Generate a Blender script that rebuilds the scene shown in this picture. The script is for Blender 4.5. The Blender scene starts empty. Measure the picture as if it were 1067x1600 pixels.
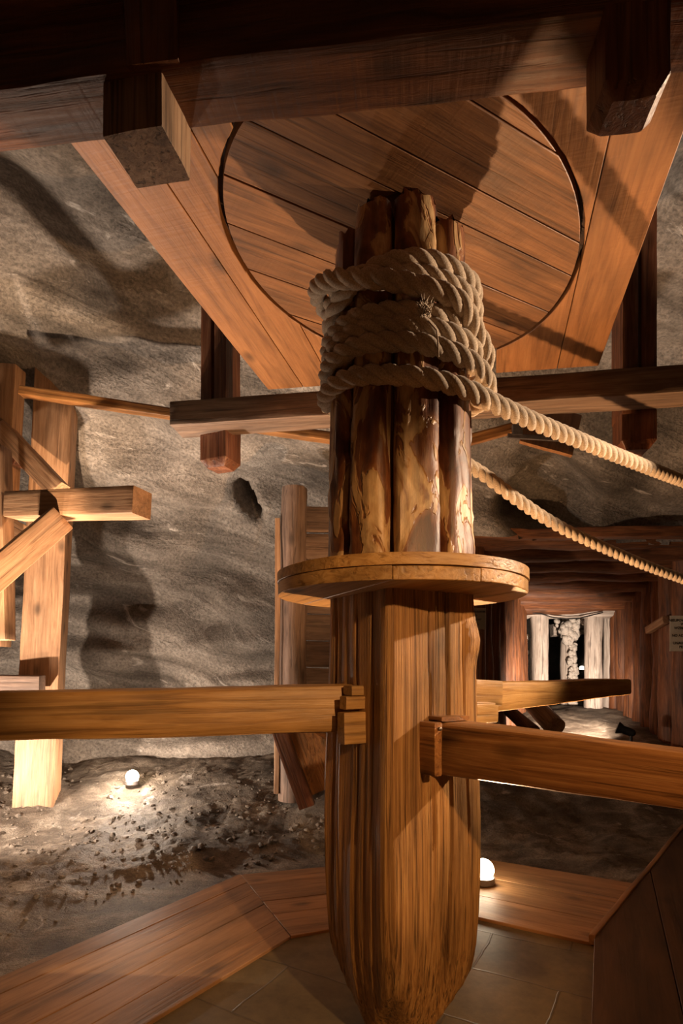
import bpy, bmesh, math, random
from mathutils import Vector, Matrix, noise
R = math.radians
scn = bpy.context.scene
COL = scn.collection
random.seed(7)
H = 1.5          # eye height
F = 900.0        # focal length in px (1067 wide), level camera, lens shifted up
# ------------------------------------------------------------------ camera
cam = bpy.data.cameras.new('camera'); camo = bpy.data.objects.new('camera', cam); COL.objects.link(camo)
cam.sensor_fit = 'HORIZONTAL'; cam.sensor_width = 36; cam.lens = 36*F/1067
cam.shift_y = 240/1067; cam.clip_start = .02
camo.location = (0, 0, H); camo.rotation_euler = (R(90), 0, 0)
scn.camera = camo
# ------------------------------------------------------------------ world, exposure
w = bpy.data.worlds.new('world'); scn.world = w; w.use_nodes = True
bg = w.node_tree.nodes['Background']; bg.inputs[0].default_value = (1, .62, .4, 1); bg.inputs[1].default_value = .004
vs = scn.view_settings
vs.view_transform = 'Standard'; vs.look = 'None'; vs.exposure = 0.0; vs.gamma = 1; vs.use_curve_mapping = False
# ------------------------------------------------------------------ lights of the chamber, plus added fills
def lamp(name, kind, loc, power, color, target=None, size=.04, angle=120, blend=.6):
    l = bpy.data.lights.new(name, kind); l.energy = power; l.color = color; l.shadow_soft_size = size
    if kind == 'SPOT': l.spot_size = R(angle); l.spot_blend = blend
    o = bpy.data.objects.new(name, l); COL.objects.link(o); o.location = loc
    if target is not None:
        o.rotation_euler = (Vector(target)-Vector(loc)).to_track_quat('-Z', 'Y').to_euler()
    return o
WARM = (1, .56, .24); AMBER = (1, .50, .20); WHITE = (1, .72, .48); PALE = (1, .80, .63)
lamp('key_lamp', 'SPOT', (1.75, -1.15, 2.7), 420, WARM, (.12, 2.3, 1.02), .05, 38, .45)
lamp('front_fill', 'POINT', (.5, -1.1, .5), 26, (1, .42, .15), None, .35)  # added soft fill for the near beams and rope front, no real source
lamp('side_lamp', 'SPOT', (3.35, 2.45, 2.85), 640, WHITE, (.35, 2.35, 2.3), .03, 60, .5)
lamp('left_lamp', 'SPOT', (-3.15, 3.98, .35), 520, PALE, (-1.8, 6.6, 1.9), .04, 125, .7)
lamp('brace_lamp', 'SPOT', (-2.15, 3.1, .15), 1500, WHITE, (-2.50, 4.3, 2.15), .04, 30, .7)
lamp('vault_lamp', 'SPOT', (-2.7, 4.25, .3), 850, PALE, (-1.9, 4.3, 4.9), .06, 100, .8)
lamp('vault_fill_right', 'SPOT', (3.7, 1.8, 1.6), 620, PALE, (3.0, 4.3, 5.2), .06, 44, .5)  # added fill to brighten the rock at the right, no real source
lamp('floor_lamp_light', 'SPOT', (.955, 3.84, .26), 430, (1, .57, .27), (.7, 2.9, 3.3), .03, 150, .4)
lamp('ground_lamp_light', 'POINT', (-2.15, 5.72, .44), 60, PALE, None, .03)
lamp('tunnel_lamp_light', 'SPOT', (3.46, 7.36, .80), 520, (1, .78, .6), (3.05, 8.8, 1.0), .03, 115, .7)

# ================================================================== materials
def nodes(m):
    m.use_nodes = True; nt = m.node_tree; nt.nodes.clear(); return nt
def mk(nt, t, **k):
    n = nt.nodes.new(t)
    for a, b in k.items():
        if a == 'inp':
            for i, v in b.items(): n.inputs[i].default_value = v
        else: setattr(n, a, b)
    return n
def ramp(nt, stops):
    n = nt.nodes.new('ShaderNodeValToRGB'); e = n.color_ramp.elements
    while len(e) < len(stops): e.new(.5)
    for i, (p, c) in enumerate(stops):
        e[i].position = p; e[i].color = (*c, 1) if len(c) == 3 else c
    return n
def mixc(nt, a, b, f, mode='MIX'):
    n = nt.nodes.new('ShaderNodeMix'); n.data_type = 'RGBA'; n.blend_type = mode
    for s, v in ((n.inputs[0], f), (n.inputs[6], a), (n.inputs[7], b)):
        if hasattr(v, 'is_linked') or hasattr(v, 'links'): nt.links.new(v, s)
        elif isinstance(v, (int, float)): s.default_value = v
        else: s.default_value = (*v, 1)
    return n.outputs[2]
G3 = lambda v: (v, v, v)
def coords(nt, scale, rnd=True):
    tc = mk(nt, 'ShaderNodeTexCoord')
    out = tc.outputs['Object']
    if rnd:
        oi = mk(nt, 'ShaderNodeObjectInfo'); mu = mk(nt, 'ShaderNodeMath', operation='MULTIPLY', inp={1: 53.0})
        nt.links.new(oi.outputs['Random'], mu.inputs[0])
        ad = mk(nt, 'ShaderNodeVectorMath', operation='ADD'); nt.links.new(out, ad.inputs[0]); nt.links.new(mu.outputs[0], ad.inputs[1]); out = ad.outputs[0]
    mp = mk(nt, 'ShaderNodeMapping'); nt.links.new(out, mp.inputs[0]); mp.inputs['Scale'].default_value = scale
    return mp.outputs[0], out
def wood(name, dark, mid, light, rough=.55, bump=.35, grain=1.0, crack=.5, knots=.6, grime=.5, stretch=.55, saw=0.0):
    """grain runs along the object's own x axis"""
    m = bpy.data.materials.new(name); nt = nodes(m); L = nt.links.new
    o = mk(nt, 'ShaderNodeOutputMaterial'); b = mk(nt, 'ShaderNodeBsdfPrincipled'); L(b.outputs[0], o.inputs[0])
    v1, raw = coords(nt, (stretch*1.6, 26*grain, 26*grain))
    n1 = mk(nt, 'ShaderNodeTexNoise', inp={'Scale': 1.6, 'Detail': 8, 'Roughness': .65, 'Distortion': .9}); L(v1, n1.inputs['Vector'])
    mp2 = mk(nt, 'ShaderNodeMapping'); mp2.inputs['Scale'].default_value = (1.3, 4.5, 4.5); L(raw, mp2.inputs[0])
    n2 = mk(nt, 'ShaderNodeTexNoise', inp={'Scale': 1.3, 'Detail': 5, 'Roughness': .6}); L(mp2.outputs[0], n2.inputs['Vector'])
    mp3 = mk(nt, 'ShaderNodeMapping'); mp3.inputs['Scale'].default_value = (.9, 48*grain, 48*grain); L(raw, mp3.inputs[0])
    n3 = mk(nt, 'ShaderNodeTexNoise', inp={'Scale': 1.0, 'Detail': 4, 'Roughness': .55, 'Distortion': .3}); L(mp3.outputs[0], n3.inputs['Vector'])
    r1 = ramp(nt, [(.28, dark), (.48, mid), (.72, light)]); L(n1.outputs[0], r1.inputs[0])
    r2 = ramp(nt, [(.32, G3(1-grime)), (.6, G3(1.0))]); L(n2.outputs[0], r2.inputs[0])
    c = mixc(nt, r1.outputs[0], r2.outputs[0], 1.0, 'MULTIPLY')
    r3 = ramp(nt, [(.33, G3(1-crack)), (.43, G3(1.0))]); L(n3.outputs[0], r3.inputs[0])
    c = mixc(nt, c, r3.outputs[0], 1.0, 'MULTIPLY')
    mp4 = mk(nt, 'ShaderNodeMapping'); mp4.inputs['Scale'].default_value = (2.2, 4.4, 4.4); L(raw, mp4.inputs[0])
    vo = mk(nt, 'ShaderNodeTexVoronoi', inp={'Scale': 1.0}); L(mp4.outputs[0], vo.inputs['Vector'])
    r4 = ramp(nt, [(.06, G3(1-knots)), (.15, G3(1-knots*.3)), (.19, G3(1.0))]); L(vo.outputs['Distance'], r4.inputs[0])
    c = mixc(nt, c, r4.outputs[0], 1.0, 'MULTIPLY')
    L(c, b.inputs['Base Color']); b.inputs['Roughness'].default_value = rough
    mp5 = mk(nt, 'ShaderNodeMapping'); mp5.inputs['Scale'].default_value = (60, 2.5, 2.5); mp5.inputs['Rotation'].default_value = (0, 0, .25); L(raw, mp5.inputs[0])
    n5 = mk(nt, 'ShaderNodeTexNoise', inp={'Scale': 1.0, 'Detail': 2, 'Roughness': .5}); L(mp5.outputs[0], n5.inputs['Vector'])
    r5 = ramp(nt, [(.35, G3(0)), (.65, G3(saw))]); L(n5.outputs[0], r5.inputs[0])
    ad0 = mk(nt, 'ShaderNodeMath', operation='ADD'); L(n1.outputs[0], ad0.inputs[0]); L(r5.outputs[0], ad0.inputs[1])
    ad = mk(nt, 'ShaderNodeMath', operation='ADD'); L(ad0.outputs[0], ad.inputs[0]); L(r3.outputs[0], ad.inputs[1])
    bp = mk(nt, 'ShaderNodeBump', inp={'Strength': bump, 'Distance': .012}); L(ad.outputs[0], bp.inputs['Height']); L(bp.outputs[0], b.inputs['Normal'])
    return m
def bark(name):
    m = bpy.data.materials.new(name); nt = nodes(m); L = nt.links.new
    o = mk(nt, 'ShaderNodeOutputMaterial'); b = mk(nt, 'ShaderNodeBsdfPrincipled', inp={'Roughness': .42}); L(b.outputs[0], o.inputs[0])
    v, raw = coords(nt, (3.6, 7.5, 7.5))
    n0 = mk(nt, 'ShaderNodeTexNoise', inp={'Scale': .95, 'Detail': 4, 'Roughness': .55, 'Distortion': 1.1}); L(v, n0.inputs['Vector'])
    r0 = ramp(nt, [(.34, (.07, .02, .008)), (.45, (.17, .058, .020)), (.505, (.24, .10, .035)), (.515, (.42, .24, .10)), (.62, (.56, .38, .19)), (.70, (.26, .12, .05))])
    r0.color_ramp.interpolation = 'LINEAR'; L(n0.outputs[0], r0.inputs[0])
    mp = mk(nt, 'ShaderNodeMapping'); mp.inputs['Scale'].default_value = (4, 30, 30); L(raw, mp.inputs[0])
    n1 = mk(nt, 'ShaderNodeTexNoise', inp={'Scale': 1, 'Detail': 8, 'Roughness': .7}); L(mp.outputs[0], n1.inputs['Vector'])
    r1 = ramp(nt, [(.3, G3(.45)), (.6, G3(1.1))]); L(n1.outputs[0], r1.inputs[0])
    L(mixc(nt, r0.outputs[0], r1.outputs[0], 1, 'MULTIPLY'), b.inputs['Base Color'])
    ad = mk(nt, 'ShaderNodeMath', operation='MULTIPLY_ADD', inp={1: .6}); L(n1.outputs[0], ad.inputs[0]); 
    st = ramp(nt, [(.50, G3(0)), (.53, G3(1))]); L(n0.outputs[0], st.inputs[0]); L(st.outputs[0], ad.inputs[2])
    bp = mk(nt, 'ShaderNodeBump', inp={'Strength': .6, 'Distance': .008}); L(ad.outputs[0], bp.inputs['Height']); L(bp.outputs[0], b.inputs['Normal'])
    return m
def rock(name, stops, strata=(.55, .55, 3.2), rot=(0, 0, 1), bump=.9, glint=.0, fine=28, dist=.05, veins=True):
    m = bpy.data.materials.new(name); nt = nodes(m); L = nt.links.new
    o = mk(nt, 'ShaderNodeOutputMaterial'); b = mk(nt, 'ShaderNodeBsdfPrincipled', inp={'Roughness': .62}); L(b.outputs[0], o.inputs[0])
    tc = mk(nt, 'ShaderNodeTexCoord')
    dt = mk(nt, 'ShaderNodeVectorMath', operation='DOT_PRODUCT'); L(tc.outputs['Object'], dt.inputs[0]); dt.inputs[1].default_value = Vector(rot).normalized()
    sx = mk(nt, 'ShaderNodeSeparateXYZ'); L(tc.outputs['Object'], sx.inputs[0]); cx_ = mk(nt, 'ShaderNodeCombineXYZ'); L(sx.outputs[0], cx_.inputs[0]); L(sx.outputs[1], cx_.inputs[1]); L(dt.outputs['Value'], cx_.inputs[2])
    mp = mk(nt, 'ShaderNodeMapping'); mp.inputs['Scale'].default_value = strata; L(cx_.outputs[0], mp.inputs[0])
    n1 = mk(nt, 'ShaderNodeTexNoise', inp={'Scale': 1.4, 'Detail': 9, 'Roughness': .62, 'Distortion': .5}); L(mp.outputs[0], n1.inputs['Vector'])
    n2 = mk(nt, 'ShaderNodeTexNoise', inp={'Scale': fine, 'Detail': 7, 'Roughness': .72}); L(tc.outputs['Object'], n2.inputs['Vector'])
    n3 = mk(nt, 'ShaderNodeTexNoise', inp={'Scale': .9, 'Detail': 4, 'Roughness': .5}); L(tc.outputs['Object'], n3.inputs['Vector'])
    r1 = ramp(nt, stops); L(n1.outputs[0], r1.inputs[0])
    r2 = ramp(nt, [(.33, G3(.42)), (.62, G3(1.2))]); L(n2.outputs[0], r2.inputs[0])
    c = mixc(nt, r1.outputs[0], r2.outputs[0], 1, 'MULTIPLY')
    r3 = ramp(nt, [(.38, G3(.55)), (.58, G3(1.0))]); L(n3.outputs[0], r3.inputs[0])
    c = mixc(nt, c, r3.outputs[0], 1, 'MULTIPLY')
    if veins:      # salt crust streaks, with their bright highlights put into the colour
        mp2 = mk(nt, 'ShaderNodeMapping'); mp2.inputs['Scale'].default_value = (1.0, 1.0, 3.2); L(cx_.outputs[0], mp2.inputs[0])
        n4 = mk(nt, 'ShaderNodeTexNoise', inp={'Scale': 2.2, 'Detail': 10, 'Roughness': .7, 'Distortion': 1.0}); L(mp2.outputs[0], n4.inputs['Vector'])
        r4 = ramp(nt, [(.60, G3(0)), (.68, G3(.8))]); L(n4.outputs[0], r4.inputs[0])
        c = mixc(nt, c, (.62, .56, .50), r4.outputs[0])
    L(c, b.inputs['Base Color'])
    ad = mk(nt, 'ShaderNodeMath', operation='MULTIPLY_ADD', inp={1: .35}); L(n2.outputs[0], ad.inputs[0]); L(n1.outputs[0], ad.inputs[2])
    bp = mk(nt, 'ShaderNodeBump', inp={'Strength': bump, 'Distance': dist}); L(ad.outputs[0], bp.inputs['Height']); L(bp.outputs[0], b.inputs['Normal'])
    return m
def plain(name, col, rough=.6, metal=0, emit=0, nscale=30, var=.3, bump=.2):
    m = bpy.data.materials.new(name); nt = nodes(m); L = nt.links.new
    o = mk(nt, 'ShaderNodeOutputMaterial'); b = mk(nt, 'ShaderNodeBsdfPrincipled', inp={'Roughness': rough, 'Metallic': metal}); L(b.outputs[0], o.inputs[0])
    if emit:
        b.inputs['Base Color'].default_value = (*col, 1); b.inputs['Emission Color'].default_value = (*col, 1); b.inputs['Emission Strength'].default_value = emit
        return m
    tc = mk(nt, 'ShaderNodeTexCoord'); n = mk(nt, 'ShaderNodeTexNoise', inp={'Scale': nscale, 'Detail': 6, 'Roughness': .65}); L(tc.outputs['Object'], n.inputs['Vector'])
    r = ramp(nt, [(.3, tuple(c*(1-var) for c in col)), (.7, tuple(min(1, c*(1+var*.5)) for c in col))]); L(n.outputs[0], r.inputs[0]); L(r.outputs[0], b.inputs['Base Color'])
    bp = mk(nt, 'ShaderNodeBump', inp={'Strength': bump, 'Distance': .01}); L(n.outputs[0], bp.inputs['Height']); L(bp.outputs[0], b.inputs['Normal'])
    return m
M_post = wood('oiled_oak', (.13, .052, .013), (.39, .185, .052), (.62, .35, .12), .5, .7, 2.3, .6, .35, .55, .35)
M_arm = wood('honey_pine', (.24, .11, .03), (.50, .27, .085), (.66, .40, .155), .42, .3, 1.0, .35, .75, .45, .6)
M_arm_red = wood('brown_pine', (.13, .047, .013), (.33, .14, .042), (.50, .25, .085), .4, .35, 1.0, .45, .8, .55, .6)
M_plat = wood('platform_board', (.18, .070, .022), (.29, .122, .040), (.38, .172, .060), .5, .2, .8, .25, .6, .4, .8, .25)
M_disc = wood('disc_board', (.09, .035, .012), (.20, .082, .027), (.30, .135, .048), .5, .3, .9, .45, .6, .5, .8, .08)
M_beam = wood('dark_hewn_beam', (.06, .018, .006), (.145, .050, .016), (.22, .085, .028), .5, .45, .9, .5, .6, .6, .8, .15)
M_hang = wood('dark_hanger_wood', (.08, .022, .010), (.17, .055, .022), (.30, .14, .07), .45, .35, .9, .5, .4, .5, .8)
M_grey = wood('weathered_grey_wood', (.10, .06, .042), (.20, .125, .088), (.30, .20, .145), .65, .4, .8, .5, .5, .45, .8)
M_block = wood('weathered_block', (.14, .075, .04), (.30, .17, .09), (.46, .30, .18), .6, .5, 1.2, .6, .3, .5, .6)
M_grey2 = wood('dusty_brown_beam', (.09, .05, .03), (.18, .11, .07), (.28, .19, .13), .6, .4, .8, .5, .4, .5, .8)
M_tres = wood('trestle_pine', (.19, .09, .042), (.35, .185, .09), (.48, .28, .15), .55, .3, .8, .35, .6, .4, .8)
M_log = wood('brown_log', (.06, .018, .007), (.17, .058, .020), (.30, .12, .045), .6, .5, .7, .55, .5, .5, .9)
M_white = wood('salted_timber', (.30, .24, .20), (.58, .50, .44), (.75, .68, .62), .75, .6, .7, .6, .4, .3, .9)
M_core = wood('shade_dark_core', (.03, .010, .004), (.06, .02, .008), (.09, .03, .012))  # near-black colour stands in for shade at the drum top and disc gap
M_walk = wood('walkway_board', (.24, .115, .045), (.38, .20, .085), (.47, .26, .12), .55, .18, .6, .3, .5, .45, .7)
M_walkshade = wood('shaded_walkway_board', (.05, .025, .012), (.09, .045, .02), (.12, .06, .028), .6, .2, .6, .3, .4, .4, .7)  # walkway board darkened: the shadow over the right boarding is in the colour
M_bark = bark('peeling_bark')
M_rock = rock('salt_rock', [(.30, (.09, .068, .052)), (.43, (.24, .20, .165)), (.57, (.38, .325, .275)), (.75, (.52, .46, .40))], (.6, .6, 2.9), (.24, -.36, .62), 1.0, 0, 34, .085)
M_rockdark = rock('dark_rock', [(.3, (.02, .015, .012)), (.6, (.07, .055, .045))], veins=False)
M_ground = rock('salty_gravel', [(.30, (.08, .056, .038)), (.47, (.17, .13, .095)), (.58, (.32, .26, .20)), (.74, (.52, .46, .38))], (2.2, 3.2, 1), (0, 0, 1), 1.0, 0, 70, .06)
M_pebble = rock('pebble_stone', [(.3, (.10, .07, .05)), (.7, (.34, .28, .22))], veins=False)
M_salt = plain('salt_crust', (.72, .66, .60), .7, 0, 0, 60, .4, .8)
M_metal = plain('grey_metal', (.22, .19, .18), .45, .8)
M_black = plain('black_metal', (.012, .010, .010), .5, .3)
M_glow = plain('lamp_glass', (1, .80, .55), .4, 0, 40)
M_glowfar = plain('far_lamp_glass', (1, .85, .65), .4, 0, 8)
M_paper = plain('sign_paper', (.66, .56, .42), .7, 0, 0, 15, .1, .02)
M_ink = plain('sign_ink', (.02, .015, .012), .6)
def rope_mat():
    m = bpy.data.materials.new('hemp'); nt = nodes(m); L = nt.links.new
    o = mk(nt, 'ShaderNodeOutputMaterial'); b = mk(nt, 'ShaderNodeBsdfPrincipled', inp={'Roughness': .85}); L(b.outputs[0], o.inputs[0])
    try: b.inputs['Sheen Weight'].default_value = .25
    except Exception: pass
    tc = mk(nt, 'ShaderNodeTexCoord'); n = mk(nt, 'ShaderNodeTexNoise', inp={'Scale': 220, 'Detail': 4, 'Roughness': .7}); L(tc.outputs['Object'], n.inputs['Vector'])
    n2 = mk(nt, 'ShaderNodeTexNoise', inp={'Scale': 5, 'Detail': 3}); L(tc.outputs['Object'], n2.inputs['Vector'])
    r = ramp(nt, [(.3, (.27, .185, .115)), (.5, (.50, .38, .26)), (.7, (.70, .58, .44))]); L(n.outputs[0], r.inputs[0])
    r2 = ramp(nt, [(.35, G3(.75)), (.65, G3(1.05))]); L(n2.outputs[0], r2.inputs[0])
    L(mixc(nt, r.outputs[0], r2.outputs[0], 1, 'MULTIPLY'), b.inputs['Base Color'])
    bp = mk(nt, 'ShaderNodeBump', inp={'Strength': .5, 'Distance': .003}); L(n.outputs[0], bp.inputs['Height']); L(bp.outputs[0], b.inputs['Normal'])
    return m
M_rope = rope_mat()
def paving_mat():
    m = bpy.data.materials.new('stone_slabs'); nt = nodes(m); L = nt.links.new
    o = mk(nt, 'ShaderNodeOutputMaterial'); b = mk(nt, 'ShaderNodeBsdfPrincipled', inp={'Roughness': .5}); L(b.outputs[0], o.inputs[0])
    tc = mk(nt, 'ShaderNodeTexCoord'); mp = mk(nt, 'ShaderNodeMapping'); mp.inputs['Rotation'].default_value = (0, 0, .5); L(tc.outputs['Object'], mp.inputs[0])
    dn = mk(nt, 'ShaderNodeTexNoise', inp={'Scale': 2.5, 'Detail': 4}); L(mp.outputs[0], dn.inputs['Vector'])
    va = mixc(nt, mp.outputs[0], dn.outputs['Color'], .06)
    br = mk(nt, 'ShaderNodeTexBrick', inp={'Scale': 1.05, 'Mortar Size': .007, 'Mortar Smooth': .6, 'Brick Width': .8, 'Row Height': .42})
    br.inputs['Color1'].default_value = (.15, .115, .060, 1); br.inputs['Color2'].default_value = (.17, .13, .068, 1); br.inputs['Mortar'].default_value = (.11, .085, .05, 1)
    L(va, br.inputs['Vector'])
    n = mk(nt, 'ShaderNodeTexNoise', inp={'Scale': 9, 'Detail': 9, 'Roughness': .7}); L(tc.outputs['Object'], n.inputs['Vector'])
    r = ramp(nt, [(.3, G3(.6)), (.65, G3(1.1))]); L(n.outputs[0], r.inputs[0])
    L(mixc(nt, br.outputs[0], r.outputs[0], 1, 'MULTIPLY'), b.inputs['Base Color'])
    sb = mk(nt, 'ShaderNodeMath', operation='MULTIPLY_ADD', inp={1: .4}); L(n.outputs[0], sb.inputs[0]); L(br.outputs['Fac'], sb.inputs[2])
    bp = mk(nt, 'ShaderNodeBump', inp={'Strength': .35, 'Distance': .01}); L(sb.outputs[0], bp.inputs['Height']); L(bp.outputs[0], b.inputs['Normal'])
    return m
M_pave = paving_mat()

# ================================================================== builders
def at(px, py, Y): return Vector(((px-533.5)/F*Y, Y, H+(1040-py)/F*Y))
def thing(name, label, cat, loc, group=None):
    o = bpy.data.objects.new(name, None); o.empty_display_size = .1; COL.objects.link(o); o.location = loc
    o['label'] = label; o['category'] = cat
    if group: o['group'] = group
    return o
def tag(o, label=None, cat=None, group=None, kind=None):
    if label: o['label'] = label
    if cat: o['category'] = cat
    if group: o['group'] = group
    if kind: o['kind'] = kind
    return o
def link(name, verts, faces, mat, parent=None, M=None, smooth=35, world=False):
    """verts are local to M (world=True: given in world space and moved into M's frame)"""
    M = M or Matrix.Identity(4)
    if world:
        Mi = M.inverted(); verts = [Mi @ Vector(v) for v in verts]
    me = bpy.data.meshes.new(name); me.from_pydata([tuple(v) for v in verts], [], faces); me.update()
    bm = bmesh.new(); bm.from_mesh(me); bmesh.ops.recalc_face_normals(bm, faces=bm.faces); bm.to_mesh(me); bm.free()
    if smooth:
        me.shade_smooth()
        if smooth < 180: me.set_sharp_from_angle(angle=R(smooth))
    me.materials.append(mat)
    o = bpy.data.objects.new(name, me); COL.objects.link(o)
    if parent is not None:
        o.parent = parent
        P = Matrix.Identity(4); q = parent
        while q is not None:
            P = q.matrix_basis @ P; q = q.parent
        o.matrix_basis = P.inverted() @ M
    else: o.matrix_basis = M
    return o
def frame(p0, p1, up=(0, 0, 1), roll=0):
    p0 = Vector(p0); x = (Vector(p1)-p0).normalized(); up = Vector(up)
    if abs(x.dot(up)) > .98: up = Vector((0, 1, 0))
    z = (up - x*up.dot(x)).normalized(); y = z.cross(x)
    M = Matrix((x, y, z)).transposed().to_4x4()
    if roll: M = M @ Matrix.Rotation(roll, 4, 'X')
    M.translation = p0
    return M
def loft(sec, n, rings):
    """rings: list of lists of n verts -> verts, faces with end caps"""
    V = []; Fc = []
    for r_ in rings: V += r_
    k = len(rings)
    for i in range(k-1):
        for j in range(n):
            a = i*n+j; b = i*n+(j+1) % n
            Fc.append((a, b, b+n, a+n))
    Fc.append(tuple(range(n))[::-1]); Fc.append(tuple(range((k-1)*n, k*n)))
    return V, Fc
def rect_sec(w, h, bev, m):
    pts = []
    cs = [(w/2, h/2), (-w/2, h/2), (-w/2, -h/2), (w/2, -h/2)]
    for i, (cx, cy) in enumerate(cs):
        sx, sy = (1 if cx > 0 else -1), (1 if cy > 0 else -1)
        a0 = [0, 90, 180, 270][i]
        for k in range(3):
            a = R(a0+45*k); pts.append((cx-sx*bev+bev*math.cos(a), cy-sy*bev+bev*math.sin(a)))
        nx, ny = cs[(i+1) % 4]
        ex, ey = pts[-1]
        d = Vector((nx-cx, ny-cy)); Ln = d.length-2*bev; d.normalize()
        for k in range(1, m): pts.append((ex+d.x*Ln*k/m, ey+d.y*Ln*k/m))
    return pts
def timber(name, p0, p1, w, h, mat, parent=None, up=(0, 0, 1), roll=0, rough=.004, bev=.008, taper=(1, 1), round_end=0, chamfer=0, seed=None, M=None, L=None, bow=0):
    """squared timber from p0 to p1: w across, h along `up`"""
    M = M or frame(p0, p1, up, roll); L = L or (Vector(p1)-Vector(p0)).length
    seed = random.random()*100 if seed is None else seed
    n = max(3, min(60, int(L/.06))); sec = rect_sec(w, h, min(bev, w*.3, h*.3), 4)
    xs = [L*i/n for i in range(n+1)]; sc = [1]*(n+1)
    if round_end:
        e = [(round_end*(1-math.cos(R(a)))) for a in (0, 22, 45, 67, 90)]
        xs = xs[:-1]; xs = [x for x in xs if x < L-round_end*1.05]; sc = [1]*len(xs)
        for a in (0, 25, 50, 75, 90):
            xs.append(L-round_end+round_end*math.sin(R(a))); sc.append(1-(round_end/max(w, h))*1.2*(1-math.cos(R(a))))
    elif chamfer:
        xs = [x for x in xs if x < L-chamfer-.005]+[L-chamfer, L]; sc = [1]*(len(xs)-1)+[1-1.5*chamfer/max(w, h)]
    else:
        xs = [0, .004]+xs[1:-1]+[L-.004, L]; sc = [.985]+[1]*(len(xs)-2)+[.985]
    rings = []
    for x, s in zip(xs, sc):
        t = x/L; ty = 1+(taper[0]-1)*t; tz = 1+(taper[1]-1)*t; r_ = []
        for (y, z) in sec:
            v = Vector((x, y*s*ty, z*s*tz+bow*math.sin(math.pi*t)))
            q = noise.noise_vector(Vector((x*1.1+seed, y*5, z*5+seed*.3)))*rough*1.6+noise.noise_vector(Vector((x*6+seed, y*14, z*14)))*rough*.6
            r_.append(v+Vector((0, q.y, q.z)))
        rings.append(r_)
    V, Fc = loft(None, len(sec), rings)
    return link(name, V, Fc, mat, parent, M)
def log(name, p0, p1, r0, r1, mat, parent=None, rough=.012, seg=22, seed=None):
    M = frame(p0, p1); L = (Vector(p1)-Vector(p0)).length; seed = random.random()*100 if seed is None else seed
    n = max(4, int(L/.08)); rings = []
    for i in range(n+1):
        t = i/n; r = r0+(r1-r0)*t; c = []
        e = .96 if i in (0, n) else 1
        for k in range(seg):
            a = 2*math.pi*k/seg
            q = noise.noise(Vector((t*L*1.3+seed, math.cos(a)*1.1, math.sin(a)*1.1)))*rough*1.5+noise.noise(Vector((t*L*5+seed, math.cos(a)*3, math.sin(a)*3)))*rough*.5
            c.append(Vector((t*L, (r+q)*e*math.cos(a), (r+q)*e*math.sin(a))))
        rings.append(c)
    V, Fc = loft(None, seg, rings)
    return link(name, V, Fc, mat, parent, M, 60)
def prism(name, poly, z0, z1, mat, parent=None, direction=None, bevel=.003):
    """flat board from a world xy outline; grain along `direction`"""
    d = Vector(direction).normalized() if direction else Vector((1, 0))
    M = Matrix.Rotation(math.atan2(d.y, d.x), 4, 'Z'); M.translation = Vector((poly[0][0], poly[0][1], z0))
    n = len(poly); V = [(x, y, z0) for x, y in poly]+[(x, y, z1) for x, y in poly]
    Fc = [tuple(range(n))[::-1], tuple(range(n, 2*n))]+[(i, (i+1) % n, (i+1) % n+n, i+n) for i in range(n)]
    o = link(name, V, Fc, mat, parent, M, 30, world=True)
    if bevel:
        b = o.modifiers.new('bevel', 'BEVEL'); b.width = bevel; b.segments = 2; b.limit_method = 'ANGLE'; b.angle_limit = R(50)
    return o
def clip(poly, a, b, c):
    """keep a*x+b*y<=c"""
    out = []
    for i in range(len(poly)):
        p, q = poly[i], poly[(i+1) % len(poly)]
        fp = a*p[0]+b*p[1]-c; fq = a*q[0]+b*q[1]-c
        if fp <= 0: out.append(p)
        if fp*fq < 0:
            t = fp/(fp-fq); out.append((p[0]+(q[0]-p[0])*t, p[1]+(q[1]-p[1])*t))
    return out
def boards(outline, direction, edges, gap, z0, z1, mat, parent, name='board', jit=0):
    """cut a convex outline into boards whose edges lie at the given offsets across `direction`"""
    d = Vector(direction).normalized(); nrm = Vector((-d.y, d.x)); res = []
    for a, b in zip(edges[:-1], edges[1:]):
        p = clip(outline, nrm.x, nrm.y, b-gap/2)
        if len(p) > 2: p = clip(p, -nrm.x, -nrm.y, -(a+gap/2))
        if len(p) > 2:
            j = random.uniform(-jit, jit)
            res.append(prism(name, p, z0+j, z1+j, mat, parent, direction))
    return res
def sphere(c, r, seg=12, rings=8, sz=1):
    V = [(c[0], c[1], c[2]+r*sz)]; Fc = []
    for i in range(1, rings):
        ph = math.pi*i/rings
        for j in range(seg):
            a = 2*math.pi*j/seg; V.append((c[0]+r*math.sin(ph)*math.cos(a), c[1]+r*math.sin(ph)*math.sin(a), c[2]+r*sz*math.cos(ph)))
    V.append((c[0], c[1], c[2]-r*sz)); l = len(V)-1
    for j in range(seg):
        Fc.append((0, 1+j, 1+(j+1) % seg)); Fc.append((l, l-1-j, l-1-(j+1) % seg))
        for i in range(rings-2):
            a = 1+i*seg+j; b = 1+i*seg+(j+1) % seg; Fc.append((a, a+seg, b+seg, b))
    return V, Fc
def tube(name, pts, r, mat, parent=None, seg=8):
    pts = [Vector(p) for p in pts]; rings = []; prev = Vector((0, 0, 1))
    for i, p in enumerate(pts):
        t = (pts[min(i+1, len(pts)-1)]-pts[max(i-1, 0)]).normalized()
        nn = prev-t*prev.dot(t)
        if nn.length < 1e-4: nn = t.orthogonal()
        nn.normalize(); prev = nn; bb = t.cross(nn)
        rings.append([p+(nn*math.cos(2*math.pi*k/seg)+bb*math.sin(2*math.pi*k/seg))*r for k in range(seg)])
    V, Fc = loft(None, seg, rings)
    M = Matrix.Translation(pts[0])
    return link(name, V, Fc, mat, parent, M, 60, world=True)
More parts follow.
